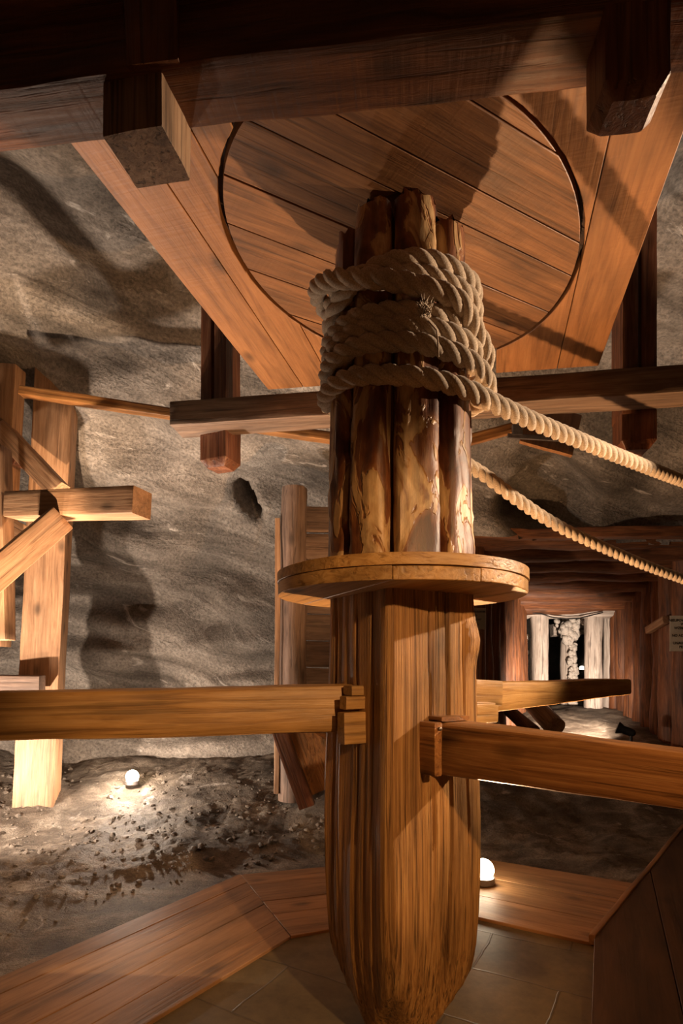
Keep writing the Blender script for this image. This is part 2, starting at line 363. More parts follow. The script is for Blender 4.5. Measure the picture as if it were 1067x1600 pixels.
def lathe(name, prof, loc, mat, parent=None, seg=24, axis=(0, 0, 1)):
    rings = [[Vector((r*math.cos(2*math.pi*k/seg), r*math.sin(2*math.pi*k/seg), z)) for k in range(seg)] for r, z in prof]
    V, Fc = loft(None, seg, rings)
    M = Vector(axis).to_track_quat('Z', 'Y').to_matrix().to_4x4(); M.translation = Vector(loc)
    return link(name, V, Fc, mat, parent, M, 40)

# ================================================================== setting: rock and ground
def sstep(a, b, x):
    t = max(0, min(1, (x-a)/(b-a))); return t*t*(3-2*t)
def floor_z(x, y):
    return .42*sstep(4.7, 6.9, y)+.33*sstep(6.9, 9.8, y)+.25*sstep(-2.5, -5, x)*sstep(3.5, 5.5, y)
PROF = [(-3.0, 5.3), (0, 5.25), (1.5, 5.15), (3, 4.95), (4.2, 4.7), (5.2, 4.3), (6.0, 3.8), (6.55, 3.2), (6.9, 2.5), (7.05, 1.8), (7.05, 1.1), (6.95, .6), (6.75, .1)]
def prof(s):
    s = s*(len(PROF)-1); i = min(int(s), len(PROF)-2); t = s-i
    P = [PROF[max(0, min(len(PROF)-1, i+k))] for k in (-1, 0, 1, 2)]
    return [.5*((2*P[1][c])+(-P[0][c]+P[2][c])*t+(2*P[0][c]-5*P[1][c]+4*P[2][c]-P[3][c])*t*t+(-P[0][c]+3*P[1][c]-3*P[2][c]+P[3][c])*t**3) for c in (0, 1)]
def rock_sheet(name, s0, s1, ns, kind_label):
    X0, X1, nx = -7.5, 6.5, 230
    V = []; Fc = []
    for i in range(ns+1):
        s = s0+(s1-s0)*i/ns; y, z = prof(s)
        e = .01; ya, za = prof(min(1, s+e)); yb, zb = prof(max(0, s-e)); tn = Vector((0, ya-yb, za-zb)).normalized(); nr = Vector((0, -tn.z, tn.y))
        if nr.z > 0 and s < .3 or (nr.y > 0): nr = -nr
        for j in range(nx+1):
            x = X0+(X1-X0)*j/nx
            p = Vector((x, y, z))
            # the chamber closes in at its left end
            cl = sstep(-3.2, -7.5, x); p.y -= cl*2.2*sstep(2, 7, y); p.z -= cl*1.2*sstep(.9, .2, s)
            q = Vector((x*.45+z*.12, y*.45, z*1.2))
            d = noise.noise(q)*.42+noise.noise(q*2.3+Vector((5, 1, 2)))*.20+noise.noise(Vector((x*1.6+z, y*1.6, z*4.2)))*.09+noise.noise(Vector((x*5, y*5, z*9)))*.025
            d += abs(noise.noise(Vector((x*.8-z*.5, y*.8, z*2.4))))*.18
            # hollowed bowl above the tunnel mouth
            c = at(850, 790, 6.6); rr = math.sqrt(((x-c.x)/.62)**2+((z-c.z)/.36)**2)
            if s > .4: d -= .45*(1-sstep(.55, 1.05, rr))
            # narrow crevice left of the log post
            c2 = at(392, 790, 6.6); dx = x-c2.x; dz = z-c2.z; rr = math.sqrt(((dx+dz*.5-.0)/.13)**2+(dz/.22)**2)
            if s > .4: d -= .5*(1-sstep(.4, 1.0, rr))
            p += nr*d*(.35+.65*sstep(-.5, 2.5, y))
            V.append(p)
    for i in range(ns):
        for j in range(nx):
            a = i*(nx+1)+j; c = (V[a]+V[a+nx+2])/2
            if s0 > .2 and 1.45 < c.x < 4.85 and c.z < 2.95: continue
            Fc.append((a, a+1, a+nx+2, a+nx+1))
    return tag(link(name, V, Fc, M_rock, None, None, 180), kind_label, None, None, 'structure')
rock_sheet('ceiling', 0, .46, 110, 'grey layered salt rock vault')
rock_sheet('wall_back', .46, 1, 130, 'grey rough salt rock wall')

def gz(x, y):
    z = floor_z(x, y); flat = sstep(.0, .5, math.hypot(x-.2, (y-2.4))-2.2)
    n = noise.noise(Vector((x*1.1, y*1.1, 3)))*.07+noise.noise(Vector((x*4, y*4, 1)))*.035+abs(noise.noise(Vector((x*13, y*13, 0))))*.03+noise.noise(Vector((x*27, y*27, 5)))*.012
    return z+(n+.01)*flat-.05*(1-flat)-.01
def ground():
    V = []; Fc = []; xs = []; x = -7.0
    while x < 6.6: xs.append(x); x += .030 if -4.2 < x < 2.2 else .08
    ys = []; y = -1.0
    while y < 14: ys.append(y); y += .15 if y < 2.2 else (.030 if y < 7 else .07)
    for y in ys:
        for x in xs:
            V.append((x, y, gz(x, y)))
    nx = len(xs)
    for i in range(len(ys)-1):
        for j in range(nx-1):
            a = i*nx+j; Fc.append((a, a+1, a+nx+1, a+nx))
    return link('floor', V, Fc, M_ground, None, None, 180)
tag(ground(), 'salty gravel ground rising to the rock wall', kind='structure')
# paving inside the plank ring
pv = prism('paving', [(-1.6, 1.2), (-.28, 3.25), (.62, 3.6), (1.36, 3.17), (1.6, .6)], -.05, .004, M_pave, None, (1, 0), 0)
tag(pv, 'olive brown stone slabs inside the plank ring', kind='structure')
def seg_boards(name, outline, d, cuts, mat, z0, z1, label):
    dv = Vector(d).normalized(); nrm = Vector((-dv.y, dv.x)); offs = [nrm.dot(Vector(p)) for p in outline]
    lo, hi = min(offs), max(offs); e = [lo+(hi-lo)*c for c in cuts]
    r_ = thing(name, label, 'walkway', (outline[0][0], outline[0][1], z0))
    boards(outline, d, e, .004, z0, z1, mat, r_, 'plank', .0015); return r_
seg_boards('plank_walkway', [(-2.15, 1.95), (-1.3, 1.66), (-.28, 3.15), (-.72, 4.09)], (.9, 1.35), [0, .22, .45, .64, .83, 1], M_walk, -.03, .022, 'pale plank walkway section at the lower left, lamplit, beside the gravel')
seg_boards('plank_walkway', [(-.715, 4.085), (-.275, 3.155), (.62, 3.50), (.9, 4.52)], (1.7, .5), [0, .3, .5, .78, 1], M_walk, -.03, .020, 'shadowed plank walkway section directly behind the foot of the post')
seg_boards('plank_walkway', [(.905, 4.515), (.625, 3.495), (1.335, 3.07), (2.0, 3.91)], (.93, -.55), [0, .3, .62, 1], M_walk, -.03, .022, 'plank walkway section right of the post carrying the bright lamp')
seg_boards('plank_walkway', [(1.345, 3.07), (3.1, 5.2), (4.3, 4.0), (2.3, 1.2), (.86, 2.0)], (.3, .66), [0, .12, .25, .4, .55, .7, .85, 1], M_walkshade, -.03, .06, 'shadowed raised boarding at the lower right edge')
tb = timber('edge_strip', (1.33, 3.06, .045), (3.08, 5.18, .045), .035, .05, M_walk, None); tag(tb, 'thin wooden edging along the shadowed raised boarding', 'strip')
# loose stones
V = []; Fc = []
for k in range(1500):
    x = random.uniform(-4.2, 1.0); y = random.uniform(3.1, 6.6)
    if math.hypot(x-.25, y-2.4) < 2.25 or y > 6.3: continue
    r = random.choice([.006, .008, .010, .012, .016, .022]) * (1.3 if y > 4.5 else 1); v, f = sphere((x, y, gz(x, y)+r*.2), r, 6, 4, .7)
    b = len(V); V += [Vector(q)+noise.noise_vector(Vector(q)*40)*r*.5 for q in v]; Fc += [tuple(i+b for i in t) for t in f]
tag(link('loose_gravel', V, Fc, M_pebble, None, None, 60), 'small loose stones scattered over the gravel ground', 'stones', None, 'stuff')

# ================================================================== the capstan
CX, CY = .24, 2.35
cap = thing('capstan', 'massive wooden capstan post with round collar, push bars and bark-covered drum', 'capstan', (CX, CY, 0))
def lower_post():
    n = 240; rot = R(32); half = .232; rings = []
    zs = [.0, .03, .06, .1, .15, .2, .25, .3, .35, .4, .46, .52, .6]+[.6+.04*k for k in range(1, 31)]+[1.81]
    def S(z):
        T = [(0, .50), (.05, .62), (.12, .73), (.2, .83), (.3, .915), (.4, .965), (.5, .99), (.65, 1.005), (.9, 1.0), (1.3, .965), (1.81, .925)]
        for (a, b), (c, d) in zip(T, T[1:]):
            if z <= c: return b+(d-b)*(z-a)/(c-a)
        return T[-1][1]
    for z in zs:
        ch = max(.018, .17*(1-sstep(.0, .40, z)))   # corners cut away towards the foot
        c = []; s = S(z)
        for k in range(n):
            # walk a square whose first corner is k=0; positions along each side
            side = k//60; t = (k % 60)/60; u = -half+2*half*t
            x, y = [(half, u), (-u, half), (-half, -u), (u, -half)][side]
            lim = 2*half-ch*1.2
            m = abs(x)+abs(y)
            if m > lim: f = lim/m; x *= f; y *= f
            P = Vector((x, y, z))
            gr = noise.noise(Vector((x*26, y*26, z*.9)))*.0055+noise.noise(Vector((x*60, y*60, z*1.3)))*.0035+noise.noise(Vector((x*7, y*7, z*1.4)))*.012
            # deep shrinkage cracks, one in the left face, one in the right face
            for (fs, fu, w0, dp) in ((3, .06, .009, .045), (2, -.150, .009, .045), (3, -.03, .006, .015), (3, .15, .006, .015), (2, .02, .006, .015), (2, .12, .006, .012)):
                if side == fs:
                    uu = u-fu-.006*math.sin(z*5+fs)-.003*noise.noise(Vector((z*6, fs, 0)))
                    if abs(uu) < w0 and (dp > .02 or .8 < z < 1.7): gr -= dp*(1-abs(uu)/w0)
            rad = Vector((x, y, 0)).normalized()
            # knot swelling on the right-hand corner
            if side == 0 and t < .16 or side == 3 and t > .84: gr += .022*math.exp(-((z-1.60)/.07)**2)
            x += rad.x*gr; y += rad.y*gr
            x *= s; y *= s
            X = x*math.cos(rot)-y*math.sin(rot); Y = x*math.sin(rot)+y*math.cos(rot)
            c.append(Vector((CX+X-.012*(z-.9)*0, CY+Y, z)))
        rings.append(c)
    V, Fc = loft(None, n, rings)
    M = Matrix.Rotation(-math.pi/2, 4, 'Y'); M.translation = Vector((CX, CY, 0))
    return link('post', V, Fc, M_post, cap, M, 50, world=True)
lower_post()
# collar: an upper disc of boards over a lower disc of boards
def circ(cx, cy, r, n=72, jit=.0, seed=0):
    return [(cx+(r+jit*noise.noise(Vector((math.cos(2*math.pi*k/n)*3+seed, math.sin(2*math.pi*k/n)*3, 0))))*math.cos(2*math.pi*k/n), cy+(r+jit*noise.noise(Vector((math.cos(2*math.pi*k/n)*3+seed, math.sin(2*math.pi*k/n)*3, 0))))*math.sin(2*math.pi*k/n)) for k in range(n)]
def offs(c, d, ls):
    dv = Vector(d).normalized(); n = Vector((-dv.y, dv.x)); o = n.dot(Vector(c)); return [o+l for l in ls]
for dd, cuts, z0, z1, r, sd in (((1, .25), (-.6, -.22, .16, .6), 1.826, 1.866, .500, 1), ((.45, -1), (-.6, -.27, .02, .30, .6), 1.778, 1.824, .496, 4)):
    boards(circ(CX, CY, r, 80, .006, sd), dd, offs((CX, CY), dd, cuts), .002, z0, z1, M_arm, cap, 'collar_board', .001)
# core and barked staves
core = [[Vector((CX+r*math.cos(a*math.pi/12), CY+r*math.sin(a*math.pi/12), z)) for a in range(24)] for z, r in ((1.86, .235), (2.5, .222), (3.12, .19), (3.32, .15))]
V, Fc = loft(None, 24, core); Mz = Matrix.Rotation(-math.pi/2, 4, 'Y'); Mz.translation = Vector((CX, CY, 1.86))
link('drum_core', V, Fc, M_core, cap, Mz, 60, world=True)
GA = [-101, -52, -13, 29, 77, 122, 170, 213, 259]     # gaps, degrees to the right of the direction facing the camera
for k in range(len(GA)-1):
    a0, a1 = GA[k]+1.6, GA[k+1]-1.6; nt = 14; rings = []; seed = k*9.1
    ztop = 3.24 if k in (1, 2, 5, 6, 7) else 3.19
    zs = [1.866+(ztop-1.866)*i/46 for i in range(47)]
    for z in zs:
        Rz = .284-.034*(z-1.866)/1.43; sec = []
        for i in range(nt+1):
            t = i/nt; jag = 1.3*noise.noise(Vector((z*5, seed, i//8)))
            a = R(a0+(a1-a0)*t+(jag if i in (0, nt) else 0))
            bul = .012*(1-(2*t-1)**4)-.030*abs(2*t-1)**8
            q = noise.noise(Vector((a*6, z*3, seed)))*.006+noise.noise(Vector((a*14, z*5, seed)))*.004
            q += .006*(1 if noise.noise(Vector((a*5, z*4.5, seed+3))) > .12 else 0)      # bark flakes
            rr = Rz+bul+q; sec.append(Vector((CX+rr*math.sin(a), CY-rr*math.cos(a), z)))
        for i in range(nt, -1, -2):
            t = i/nt; a = R(a0+(a1-a0)*t); rr = Rz-.075; sec.append(Vector((CX+rr*math.sin(a), CY-rr*math.cos(a), z)))
        rings.append(sec)
    # broken upper end
    for j, v in enumerate(rings[-1]): v.z -= abs(noise.noise(Vector((j*.7, seed, 0))))*.16
    V, Fc = loft(None, len(rings[0]), rings); M = Matrix.Rotation(-math.pi/2, 4, 'Y'); M.translation = Vector((CX, CY, 1.9+k*.1))
    link('stave', V, Fc, M_bark, cap, M, 40, world=True)
# push bars
nL = Vector((-.848, -.53, 0)); tL = Vector((-.53, .848, 0)); nR = Vector((.53, -.848, 0)); tR = Vector((.848, .53, 0)); K0 = Vector((.167, 2.03, 0))
timber('push_bar', (.10, 2.315, 1.335), (-1.75, 1.86, 1.325), .15, .188, M_arm, cap, bev=.022, rough=.006, taper=(.92, .86))
timber('push_bar', (.392, 2.17, 1.195), (1.30, 1.14, 1.195), .155, .192, M_arm_red, cap, bev=.022, rough=.006, taper=(.85, .68))
timber('push_bar', (.42, 2.45, 1.355), (1.93, 3.93, 1.358), .14, .158, M_arm, cap, bev=.02, rough=.005, taper=(.8, .66), round_end=.05)
def wedge(face, s, z, ws, hz, out, mat=M_arm, tp=(1, 1)):
    n_, t_ = (nL, tL) if face == 'L' else (nR, tR)
    p = K0+t_*s+Vector((0, 0, z)); timber('wedge', p-n_*.05, p+n_*out, ws, hz, mat, cap, bev=.006, rough=.004, taper=tp)
wedge('L', .185, 1.27, .05, .12, .085)
wedge('L', .185, 1.362, .045, .05, .075)
wedge('L', .20, 1.405, .06, .035, .045)
wedge('R', .165, 1.20, .035, .19, .075, M_arm_red)
wedge('R', .26, 1.305, .14, .016, .06, M_arm_red)
timber('wedge', (.55, 2.42, 1.385), (.70, 2.56, 1.375), .04, .11, M_arm, cap, bev=.006)
timber('wedge', (.55, 2.42, 1.300), (.67, 2.54, 1.295), .05, .09, M_arm, cap, bev=.006)
lathe('iron_pin', [(.007, 0), (.007, .008), (.003, .011)], K0+tR*.165+nR*.077+Vector((0, 0, 1.275)), M_metal, cap, 10, nR)

# ================================================================== rope
def rope_path():
    C = Vector((CX, CY, 0)); P = []
    # lower/back end arrives from the right edge
    P += [Vector((3.9, 5.3, 2.07)), Vector((3.2, 4.85, 2.11)), at(1067, 905, 4.40), at(1000, 880, 4.04), at(900, 836, 3.606), at(850, 809, 3.434), at(800, 775, 3.266), at(750, 738, 3.11)]
    def ring(keys):   # keys: (angle to the right of camera-facing direction, radius, z)
        return [C+Vector((r*math.sin(R(a)), -r*math.cos(R(a)), z)) for a, r, z in keys]
    # climbs hidden at the back, winds down the drum: right -> front -> left -> back
    W = []
    W += ring([(165, .33, 2.56), (200, .315, 2.62), (235, .295, 2.72), (268, .288, 2.83)])
    P += W[:3]
    # (left z, front z, right z, back z, radius)  running left -> front -> right -> back
    T = [(2.845, 2.95, 2.97, 2.96, .286, .288),
         (2.92, 2.90, 2.89, 2.94, .288, .292),
         (3.00, 2.83, 2.73, 2.85, .335, .345),
         (2.775, 2.765, 2.80, 2.76, .292, .296),
         (2.735, 2.715, 2.715, 2.72, .286, .298),
         (2.68, 2.655, 2.60, 2.66, .298, .350),
         (2.585, 2.535, None, None, .305, .33)]
    for i, (l, f, r_, b, rl, rr) in enumerate(T):
        K = [(-90, rl, l), (-45, (rl*2+.29)/3, (l*.42+f*.58)+.012), (0, .292 if rl < .33 else .318, f)]
        if i == 2: K = [(-90, .335, l), (-60, .345, l-.05), (-30, .335, f+.055), (0, .325, f+.012), (30, .335, f-.02)]
        if r_ is not None:
            K += [(50, (rr+.29)/2, f*.5+r_*.5), (90, rr, r_), (135, rr-.01, (r_+b)/2), (180, .295, b), (225, .295, (b+T[i+1][0])/2)]
        else: K += [(38, .315, 2.515)]
        P += ring(K)
    P += [at(775, 632, 2.23), at(830, 657, 2.41), at(900, 686, 2.675), at(980, 718, 3.07), at(1067, 752, 3.647), Vector((2.9, 4.3, 2.76)), Vector((3.5, 4.85, 2.86))]
    return P
def catmull(P, step):
    out = []
    for i in range(len(P)-1):
        a, b, c, d = P[max(i-1, 0)], P[i], P[i+1], P[min(i+2, len(P)-1)]
        # centripetal-like: scale tangents to the chord length
        L = (c-b).length; t1 = (c-a); t2 = (d-b)
        if t1.length > 1e-6: t1 = t1.normalized()*L
        if t2.length > 1e-6: t2 = t2.normalized()*L
        n = max(2, int(L/step))
        for k in range(n):
            t = k/n; h = (2*t**3-3*t**2+1, t**3-2*t**2+t, -2*t**3+3*t**2, t**3-t**2)
            out.append(b*h[0]+t1*h[1]+c*h[2]+t2*h[3])
    out.append(P[-1]); return out
def rope(name, pts, r, parent=None):
    s = .0; V = []; Fc = []; rs = r*.54; ro = r*.50; seg = 8; lay = r*2*2.75
    T = [(pts[min(i+1, len(pts)-1)]-pts[max(i-1, 0)]).normalized() for i in range(len(pts))]
    nrm = T[0].orthogonal().normalized(); fr = []
    dist = 0
    for i, p in enumerate(pts):
        if i: dist += (p-pts[i-1]).length
        nrm = (nrm-T[i]*nrm.dot(T[i])).normalized(); fr.append((nrm.copy(), T[i].cross(nrm), dist))
    for st in range(3):
        rings = []
        cs = []
        for i, p in enumerate(pts):
            n_, b_, d_ = fr[i]; a = 2*math.pi*d_/lay+st*2*math.pi/3
            cs.append(p+(n_*math.cos(a)+b_*math.sin(a))*ro)
        for i in range(len(pts)):
            t = (cs[min(i+1, len(pts)-1)]-cs[max(i-1, 0)]).normalized(); o_ = (cs[i]-pts[i]).normalized(); o_ = (o_-t*o_.dot(t)).normalized(); bb = t.cross(o_)
            rings.append([cs[i]+(o_*math.cos(2*math.pi*k/seg)+bb*math.sin(2*math.pi*k/seg))*rs for k in range(seg)])
        v, f = loft(None, seg, rings); b = len(V); V += v; Fc += [tuple(q+b for q in t) for t in f]
    return link(name, V, Fc, M_rope, parent, Matrix.Translation((CX, CY, 2.7)), 180, world=True)
rp = rope('hauling_rope', catmull(rope_path(), .011), .0365)
tag(rp, 'thick twisted hemp rope coiled round the drum with two ends running off right', 'rope')
# frayed tuft and a broken yarn
V = []; Fc = []
c0 = Vector((CX+.055, CY-.33, 2.735))
for k in range(46):
    d = Vector((random.uniform(-1, 1), random.uniform(-1.4, -.1), random.uniform(-.5, 1.3))).normalized(); l = random.uniform(.02, .06)
    s = c0+Vector((random.uniform(-.02, .02), 0, random.uniform(-.015, .02))); m = s+d*l*.6; e = s+d*l+Vector((0, 0, -.01))*random.random()
    rings = [[q+Vector((math.cos(a*2.1)*w_, 0, math.sin(a*2.1)*w_)) for a in range(3)] for q, w_ in ((s, .0028), (m, .002), (e, .0006))]
    v, f = loft(None, 3, rings); b = len(V); V += v; Fc += [tuple(q+b for q in t) for t in f]
tag(link('frayed_end', V, Fc, M_rope, rp, Matrix.Translation(c0), 180, world=True), 'frayed pale fibre tuft')
tube('broken_yarn', [c0+Vector((.01, -.005, -.03)), c0+Vector((.035, -.02, -.07)), c0+Vector((.04, -.02, -.11)), c0+Vector((.043, -.012, -.16))], .003, M_rope, rp, 6)

# ================================================================== overhead structure
PZ = 3.30
DR = Vector((.249, .9685)).normalized()       # boards of the platform run this way
NR = Vector((DR.y, -DR.x))                    # across, to the right
EC = Vector((.303, 2.564)); EA, EB, ET = .925, .697, .982
def ell(n=90, k=1.0):
    return [(EC.x+k*EA*math.cos(t)*math.cos(ET)-k*EB*math.sin(t)*math.sin(ET), EC.y+k*EA*math.cos(t)*math.sin(ET)+k*EB*math.sin(t)*math.cos(ET)) for t in [2*math.pi*i/n for i in range(n)]]
disc = thing('round_wooden_disc', 'large round boarded disc overhead on top of the capstan drum', 'disc', (EC.x, EC.y, PZ))
dd = (.875, .485)
boards(ell(90, .992), dd, offs((-.007, 1.893), dd, [-1.0, -.50, -.25, .0, .158, .40, .62, .84, 1.06, 1.4, 1.8]), .007, PZ+.004, PZ+.055, M_disc, disc, 'board', .002)
plat = thing('overhead_platform', 'overhead boarded platform with a round cut-out around the disc', 'platform', (EC.x, EC.y, PZ))
def uv(u, w_): return (NR*u+DR*w_)
# u across, w along; outline measured on the underside plane
uL0 = NR.dot(Vector((-.485, 3.74))); uR1 = NR.dot(Vector((1.546, 3.46)))
uLi = uL0+.57; uRi = uR1-.60
wN = DR.dot(Vector((-.3, 1.60)))
def wfar(u):   # far end follows the far beam
    a = Vector((-.485, 3.76)); b = Vector((1.546, 3.46)); wa, wb = DR.dot(a), DR.dot(b); ua, ub = NR.dot(a), NR.dot(b); return wa+(wb-wa)*(u-ua)/(ub-ua)
def ew(u, k=1.004):
    """w-range of the ellipse at across-position u"""
    lo = hi = None
    for (x, y) in ell(720, k):
        v = Vector((x, y)); uu = NR.dot(v)
        if abs(uu-u) < .012:
            w_ = DR.dot(v); lo = w_ if lo is None else min(lo, w_); hi = w_ if hi is None else max(hi, w_)
    return lo, hi
def plat_board(u0, u1, z=0, near=None):
    u0 += .002; u1 -= .002; near = wN if near is None else near
    samp = [u0+(u1-u0)*i/16 for i in range(17)]; R_ = [(u, *ew(u)) for u in samp]
    hit = [r for r in R_ if r[1] is not None]
    def P(u, w_): v = uv(u, w_); return (v.x, v.y)
    if not hit:
        prism('board', [P(u0, near), P(u1, near), P(u1, wfar(u1)), P(u0, wfar(u0))], PZ+z, PZ+.05+z, M_plat, plat, DR); return
    if len(hit) == len(R_):
        prism('board', [P(u0, near), P(u1, near)]+[P(u, a) for u, a, b in R_[::-1]], PZ+z, PZ+.05+z, M_plat, plat, DR)
        prism('board', [P(u1, wfar(u1)), P(u0, wfar(u0))]+[P(u, b) for u, a, b in R_], PZ+z, PZ+.05+z, M_plat, plat, DR); return
    if R_[0][1] is None:   # the cut bites into the u1 side
        poly = [P(u0, near), P(u1, near)]+[P(u, a) for u, a, b in hit[::-1]]+[P(u, b) for u, a, b in hit]+[P(u1, wfar(u1)), P(u0, wfar(u0))]
    else:
        poly = [P(u0, near)]+[P(u, a) for u, a, b in hit]+[P(u, b) for u, a, b in hit[::-1]]+[P(u0, wfar(u0)), P(u1, wfar(u1)), P(u1, near)]
    prism('board', poly, PZ+z, PZ+.05+z, M_plat, plat, DR)
for a, b in zip([uL0, uL0+.235, uL0+.43], [uL0+.235, uL0+.43, uLi]): plat_board(a, b)
for a, b in zip([uRi, uRi+.36], [uRi+.36, uR1]): plat_board(a, b, .001)

for o in boards(ell(90, 1.05), dd, offs((EC.x, EC.y), dd, [-1.0, -.45, .0, .45, 1.0]), .0, PZ+.066, PZ+.09, M_core, disc, 'gap_blocker', 0): pass  # added dark sheet: blacks out the gap round the disc, blocks light above
# near beam with its two hanging blocks
def beam_line(x): return 1.685-.124*(x+.396)     # centre line y of the near beam
nb = thing('overhead_beam', 'heavy dark hewn beam crossing the top of the view nearest the camera', 'beam', (0, beam_line(0), 3.13))
bd = Vector((1, -.124, 0)).normalized()
timber('beam_body', (-2.4, beam_line(-2.4)-.03, 3.215), (2.2, beam_line(2.2)-.03, 3.215), .20, .175, M_beam, nb, rough=.010, bev=.012)
bx_ = timber('hanging_block', (-.565, 1.69, 3.14), (-.565, 1.69, 2.985), .185, .18, M_block, nb, up=(1, -.17, 0), bev=.006, rough=.005)
bx2 = timber('hanging_block', (.738, 1.49, 3.14), (.738, 1.49, 2.92), .145, .165, M_hang, nb, up=(bd.x, bd.y, 0), bev=.010, rough=.006, chamfer=.035)
# dark deck above the near beam
t2 = timber('upper_beam', (-2.4, beam_line(-2.4)-.05, 3.405), (2.2, beam_line(2.2)-.05, 3.405), .24, .18, M_beam, None, rough=.01); tag(t2, 'dark timber lying on top of the near overhead beam at the top edge', 'beam')
yf = beam_line(-.51)-.03-.100
timber('lap_plate', (-.513, yf, 3.135), (-.513, yf-.018, 3.295), .02, .148, M_beam, nb, up=(bd.x, bd.y, 0), bev=.002, rough=.002)
# far beam with two hangers
A = Vector((-1.165, 3.93, 0)); B = Vector((3.0, 3.30, 0))
fb = thing('overhead_beam', 'far overhead beam under the platform edge, crossing behind the rope coil', 'beam', (A.x, A.y, 3.13))
back = Vector((.148, 1, 0)).normalized()
timber('beam_body', A+back*.09+Vector((0, 0, 3.215)), B+back*.10+Vector((0, 0, 3.215)), .22, .165, M_grey2, fb, rough=.005, bev=.006)
def hanger(px0, pxr, Y, wdt, z0, z1, rl=0):
    # two upright cheeks with a slot, joined at the foot
    c = Vector(((px0+pxr)/2, 0, 0))
hl = at(345, 700, 4.12); hr = at(990, 680, 3.80)
for nm, hc, lab in (('hanger', hl, 'l'), ('hanger', hr, 'r')):
    x, y = hc.x, hc.y; ztop = 5.3
    q = Vector((bd.x, bd.y, 0)) if lab == 'r' else Vector((.93, -.37, 0)).normalized()
    o1 = timber('hanger', (x-q.x*.058, y-q.y*.058, ztop), (x-q.x*.058, y-q.y*.058, 3.12), .20, .095, M_hang, fb, up=q, bev=.006)
    timber('hanger', (x+q.x*.058, y+q.y*.058, ztop), (x+q.x*.058, y+q.y*.058, 3.12), .20, .095, M_hang, fb, up=q, bev=.006)
    timber('hanger_foot', (x, y, 3.14), (x, y, 2.90), .20, .215, M_hang, fb, up=q, bev=.008, chamfer=.05)

# thin rails and board beyond
tr = timber('rail', at(34, 612, 4.9), at(540, 688, 4.9), .10, .075, M_arm_red, None, rough=.004); tag(tr, 'long thin orange-brown rail running from the left trestle behind the rope coil', 'rail')
tr = timber('rail', at(700, 697, 4.75), at(805, 668, 4.75), .06, .085, M_arm_red, None, rough=.003); tag(tr, 'short brown rail ending at the metal bracket right of the drum', 'rail')
pb = timber('hanging_board', at(868, 640, 4.72), at(852, 702, 4.62), .035, .43, M_plat, None, up=(1, 0, 0), bev=.004); tag(pb, 'short orange board hanging under the far beam behind the upper rope', 'board')
br = thing('metal_bracket', 'flat brown metal strip across the orange board behind the upper rope', 'bracket', at(790, 680, 4.6))
timber('strip', at(793, 681, 4.55), at(886, 687, 4.55), .02, .035, M_metal, br, bev=.002, rough=.0005)
timber('lug', at(808, 664, 4.55), at(808, 680, 4.55), .03, .08, M_metal, br, up=(1, 0, 0), bev=.003, rough=.0005)

# ================================================================== left trestle
tz = thing('timber_trestle', 'squared pine trestle with braces and a projecting arm at the left edge', 'trestle', at(58, 1272, 5.6))
timber('post', at(56, 1285, 5.6), at(90, 575, 5.6), .30, .36, M_tres, tz, up=(1, .25, 0), bev=.012, rough=.006, taper=(.9, .95))
timber('post', at(-6, 1010, 5.2), at(18, 575, 5.2), .17, .17, M_tres, tz, up=(1, 0, 0), bev=.01)
timber('post', at(5, 1000, 4.75), at(-2, 700, 4.75), .16, .13, M_tres, tz, up=(1, 0, 0), bev=.01)
timber('cross_arm', at(24, 792, 4.75), at(222, 786, 4.35), .22, .205, M_tres, tz, bev=.008, rough=.004)
timber('brace', at(-110, 985, 3.95), at(92, 812, 4.55), .20, .20, M_tres, tz, bev=.012, rough=.006)
timber('brace', at(2, 672, 5.1), at(92, 768, 5.1), .17, .17, M_tres, tz, bev=.01)
timber('cross_beam', at(-200, 600, 5.5), at(34, 720, 5.1), .14, .12, M_hang, tz)
timber('cross_beam', at(-220, 700, 4.6), at(60, 850, 5.3), .14, .16, M_tres, tz)
timber('cross_beam', at(-200, 1066, 5.15), at(66, 1068, 5.35), .16, .15, M_grey, tz)
timber('cap_beam', at(-230, 570, 5.75), at(72, 600, 5.75), .20, .16, M_hang, tz)
timber('post', at(-185, 1290, 5.2), at(-170, 560, 5.2), .26, .26, M_tres, tz, up=(1, .25, 0), bev=.012)
timber('brace', at(-175, 1120, 4.9), at(-90, 960, 4.0), .2, .2, M_tres, tz, bev=.012)
# ================================================================== log screen behind the capstan
ls = thing('log_screen', 'rough log post with horizontal boards standing behind the left side of the capstan', 'screen', at(457, 1240, 5.7))
log('log_post', at(455, 1250, 5.7), at(460, 763, 5.7), .135, .125, M_grey, ls, .02)
log('log_post', at(585, 1250, 6.0), at(585, 800, 6.0), .13, .12, M_grey, ls, .02)
for k in range(8):
    y0 = 812+k*42
    timber('board', at(472, y0, 5.85), at(600, y0+2, 5.95), .05, .262, M_grey, ls, bev=.008, rough=.006)
timber('batten', at(432, 1240, 5.62), at(434, 810, 5.62), .03, .05, M_tres, ls, up=(1, 0, 0), bev=.004)
bxx = thing('slanted_trough', 'dark-sided wooden trough leaning below the left push bar', 'trough', at(470, 1240, 4.9))
timber('side_board', at(437, 1140, 4.7), at(480, 1260, 4.7), .10, .13, M_hang, bxx, up=(1, 0, 0), bev=.005)
V = [at(443, 1150, 4.75), at(478, 1138, 4.9), at(512, 1157, 4.75), at(512, 1232, 4.75), at(480, 1246, 4.75)]
V += [v+Vector((.03, .14, .02)) for v in V]
Mx = frame(V[0], V[4]); link('end_board', V, [(0, 1, 2, 3, 4), (9, 8, 7, 6, 5)]+[(i, (i+1) % 5, (i+1) % 5+5, i+5) for i in range(5)], M_arm_red, bxx, Mx, 30, world=True)

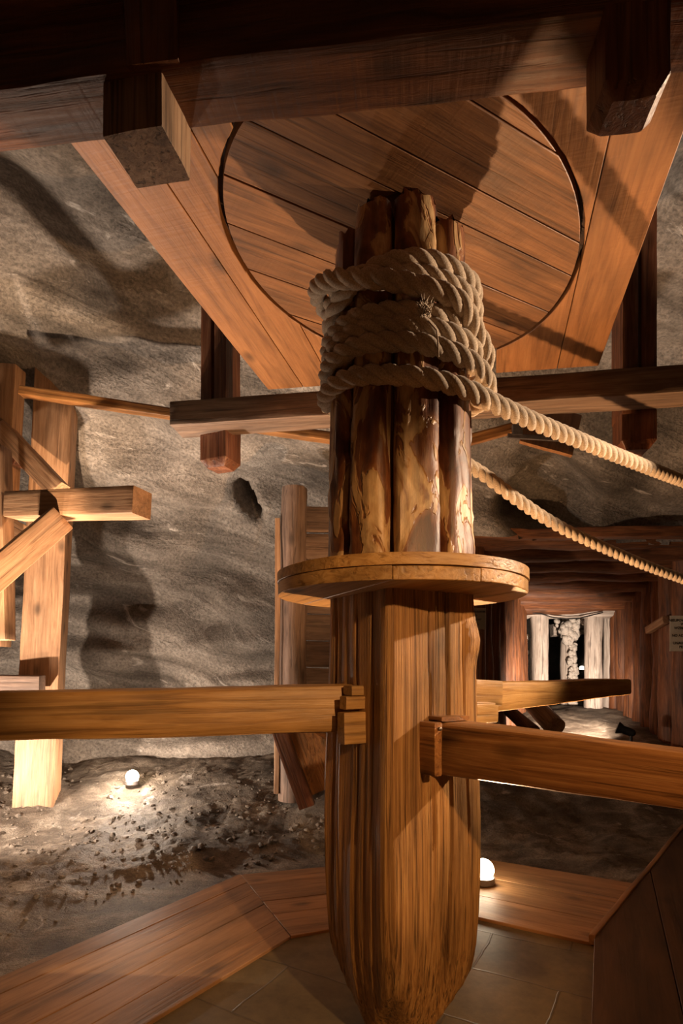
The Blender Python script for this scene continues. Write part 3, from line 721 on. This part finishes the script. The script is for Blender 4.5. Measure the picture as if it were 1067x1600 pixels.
# ================================================================== tunnel
def tl(t): return Vector((1.62+1.36*t, 7.0+2.6*t, 0))     # left wall line
def trr(t): return Vector((4.42+.25*t, 6.9+2.8*t, 0))
for k in range(9):
    t = k/8; p = tl(t); z0 = floor_z(p.x, p.y)-.05; r = .145+random.uniform(-.015, .02)
    o = log('upright_log', (p.x, p.y, z0), (p.x+random.uniform(-.03, .03), p.y, 3.0-.45*t), r, r*.92, M_log, None, .02)
    tag(o, 'upright dark brown log in the left lining of the tunnel mouth' if k != 7 else 'pale lamplit end log of the left tunnel lining', 'log', 'left tunnel lining logs' if k != 7 else None)
for k in range(10):
    t = k/9; p = trr(t); z0 = floor_z(p.x, p.y)-.05; r = .155+random.uniform(-.02, .02)
    o = log('upright_log', (p.x, p.y, z0), (p.x+random.uniform(-.04, .04), p.y, 3.05-.45*t), r, r*.9, M_log, None, .025)
    tag(o, 'upright reddish brown log in the right lining of the tunnel', 'log', 'right tunnel lining logs')
for k in range(8):
    t = k/7; a = tl(t); b = trr(t); z = 3.05-.56*t
    o = log('roof_log', (a.x-.3, a.y, z), (b.x+.3, b.y, z+random.uniform(-.02, .03)), .155, .14, M_log, None, .025)
    tag(o, ('horizontal brown roof log, one of the row over the tunnel'), 'log', 'tunnel roof logs')
o = timber('tunnel_lintel', (1.2, 6.62, 3.00), (5.2, 6.50, 3.02), .16, .12, M_log, None, rough=.015, bev=.02); tag(o, 'dark squared timber across the front of the tunnel mouth above the roof logs', 'beam')
o = timber('short_strut', at(1012, 985, 8.0), at(1040, 968, 7.6), .08, .10, M_tres, None); tag(o, 'short slanting batten nailed on the right tunnel logs', 'batten')
# white salted frame
FY = 9.75
for (x0, x1, lab, yy) in ((829, 856, 'left salt-whitened post of the far frame', FY), (913, 941, 'thick right salt-whitened post of the far frame', FY), (944, 961, 'greyer narrow post beside the right whitened post', FY+.15)):
    c = (x0+x1)/2; r = (x1-x0)/2/F*yy
    o = log('salted_post', at(c, 1125, yy), at(c, 948, yy), r, r*.95, M_white, None, .02); tag(o, lab, 'post')
o = timber('salted_lintel', at(818, 956, FY-.02), at(965, 957, FY-.02), .24, .19, M_white, None, rough=.02, bev=.03); tag(o, 'salt-whitened lintel on the far frame', 'beam')
o = tube('cable', [at(x, y, FY-.20) for x, y in ((832, 958), (845, 959), (865, 965), (885, 967), (905, 966), (925, 961), (942, 957))], .010, M_black); tag(o, 'thin dark cable sagging along the whitened lintel', 'cable')
# crusted pillar behind
cp = thing('crusted_pillar', 'pillar covered in knobbly white salt crust seen through the far frame', 'pillar', at(889, 1125, 10.6))
log('pillar_core', at(887, 1125, 10.6), at(887, 960, 10.6), .14, .13, M_white, cp, .02)
V = []; Fc = []
for k in range(260):
    t = random.random(); py = 968+140*t
    wd = 20*max(0, 1-t*4.2)+5; px = 891+random.uniform(-1, 1)*wd+(4 if t > .25 else -4*random.random())
    r = random.uniform(.03, .065)*(1.2 if t < .25 else .8); c = at(px, py, 10.44-random.random()*.08)
    v, f = sphere(c, r, 7, 5); b = len(V); V += [Vector(q)+noise.noise_vector(Vector(q)*14)*r*.5 for q in v]; Fc += [tuple(i+b for i in q) for q in f]
tag(link('salt_crust', V, Fc, M_salt, cp, Matrix.Translation(at(889, 970, 10.5)), 180, world=True), 'knobbly white salt crust', kind='stuff')
o = timber('salted_beam', at(862, 985, 10.9), at(925, 980, 10.9), .2, .22, M_white, None, rough=.02); tag(o, 'pale beam behind the crusted pillar', 'beam')
V = []; Fc = []
for k, (px, py) in enumerate(((818, 990), (824, 995), (820, 1004), (819, 1012), (823, 1020), (818, 1030), (822, 1040), (821, 1052))):
    v, f = sphere(at(px, py, 9.9), .04, 8, 6, 1.4); b = len(V); V += [Vector(q)+noise.noise_vector(Vector(q)*9)*.03 for q in v]; Fc += [tuple(i+b for i in q) for q in f]
tag(link('salt_lumps', V, Fc, M_salt, None, None, 180), 'small white salt growths between the lit log and the whitened post', 'salt', None, 'stuff')
# back of the tunnel: dark rock
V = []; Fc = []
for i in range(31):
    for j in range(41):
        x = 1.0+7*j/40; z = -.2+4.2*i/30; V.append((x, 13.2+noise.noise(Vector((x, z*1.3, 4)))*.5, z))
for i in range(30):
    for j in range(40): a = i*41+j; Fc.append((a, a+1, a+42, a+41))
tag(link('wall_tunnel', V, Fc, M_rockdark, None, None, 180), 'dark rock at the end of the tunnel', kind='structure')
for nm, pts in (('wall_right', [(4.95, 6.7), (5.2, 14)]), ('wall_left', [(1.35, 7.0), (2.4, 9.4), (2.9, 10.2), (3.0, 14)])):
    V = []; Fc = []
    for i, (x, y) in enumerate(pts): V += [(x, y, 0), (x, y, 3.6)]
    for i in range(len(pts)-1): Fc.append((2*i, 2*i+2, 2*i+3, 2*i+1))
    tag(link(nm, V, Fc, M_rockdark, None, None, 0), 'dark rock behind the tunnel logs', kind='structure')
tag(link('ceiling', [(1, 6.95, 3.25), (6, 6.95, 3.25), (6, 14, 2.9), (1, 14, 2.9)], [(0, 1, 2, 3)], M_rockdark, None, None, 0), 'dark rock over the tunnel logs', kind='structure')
# logs lying in the tunnel
o = log('felled_log', at(812, 1078, 8.3), at(868, 1136, 7.35), .13, .135, M_tres, None, .010); tag(o, 'pale cut log lying in the tunnel, its round end lit', 'log')
o = log('felled_log', at(790, 1105, 8.0), at(833, 1143, 7.2), .085, .09, M_log, None, .008); tag(o, 'dark thinner log lying left of the pale cut log', 'log')
# spot fixture
sp = thing('spot_fixture', 'small black spotlight on a stand by the bright patch of tunnel floor', 'spotlight', at(985, 1168, 7.2))
lathe('housing', [(.02, -.02), (.045, 0), (.052, .04), (.052, .13), (.075, .18), (.078, .20), (.05, .205)], at(990, 1146, 7.25), M_black, sp, 20, (-.75, .35, .30))
tube('stand', [at(986, 1175, 7.25), at(986, 1150, 7.25)], .018, M_black, sp)
timber('base', at(975, 1172, 7.2), at(1000, 1172, 7.2), .14, .05, M_black, sp)
# signs
def sign(label, px0, px1, py0, py1, Y, lines, ts, pm=None):
    a = at(px0, py1, Y); b = at(px1, py0, Y); r_ = thing('notice', label, 'sign', a)
    V = [(a.x, Y, a.z), (b.x, Y, a.z), (b.x, Y, b.z), (a.x, Y, b.z), (a.x, Y+.006, a.z), (b.x, Y+.006, a.z), (b.x, Y+.006, b.z), (a.x, Y+.006, b.z)]
    link('panel', V, [(0, 1, 2, 3), (7, 6, 5, 4), (0, 4, 5, 1), (1, 5, 6, 2), (2, 6, 7, 3), (3, 7, 4, 0)], pm or M_paper, r_, Matrix.Translation(a), 20, world=True)
    for txt, py in lines:
        cu = bpy.data.curves.new('text', 'FONT'); cu.body = txt; cu.align_x = 'CENTER'; cu.align_y = 'CENTER'; cu.size = ts; cu.offset = .0012; cu.resolution_u = 3
        o = bpy.data.objects.new('text', cu); me = bpy.data.meshes.new_from_object(o); c = at((px0+px1)/2, py, Y)
        V = [Vector((c.x+v.co.x, Y-.002, c.z+v.co.y)) for v in me.vertices]; Fc = [tuple(p.vertices) for p in me.polygons]
        bpy.data.objects.remove(o); bpy.data.curves.remove(cu); bpy.data.meshes.remove(me)
        link('lettering', V, Fc, M_ink, r_, Matrix.Translation(a), 0, world=True)
sign('pale notice with dark lettering on the logs at the right edge', 1046.5, 1098, 962, 1017.5, 6.5, (('NIEUPOWAŻNIONYM', 969.5), ('WSTĘP', 975.5), ('WZBRONIONY', 981.5), ('NO ADMITTANCE', 993), ('TO', 999), ('UNAUTHORISED', 1005), ('PERSONS', 1011)), .040)
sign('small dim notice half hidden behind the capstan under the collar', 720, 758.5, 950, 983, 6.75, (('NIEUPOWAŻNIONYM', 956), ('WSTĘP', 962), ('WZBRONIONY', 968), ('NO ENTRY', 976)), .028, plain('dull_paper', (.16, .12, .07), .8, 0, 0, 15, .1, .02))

# ================================================================== lamps one can see
def ground_lamp(label, p, r, glow=M_glow):
    t = thing('ground_lamp', label, 'lamp', p)
    lathe('housing', [(r*.9, 0), (r*1.05, .01), (r*1.05, r*.7), (r*.9, r*.72)], p, M_metal, t, 20)
    v, f = sphere((0, 0, 0), r, 18, 12, 1.0); M = Matrix.Translation(Vector(p)+Vector((0, 0, r*1.35)))
    link('bulb_glass', v, f, glow, t, M, 180); return t
ground_lamp('glowing lamp on the walkway boards close behind the post foot', Vector((.960, 3.90, .022)), .072)
ground_lamp('glowing lamp lying on the gravel near the left trestle', Vector((-2.15, 5.92, floor_z(-2.15, 5.92)+.03)), .065)
t = ground_lamp('tiny distant lamp in the dark seen through the far frame', at(909, 1049, 12.2), .05, M_glowfar)
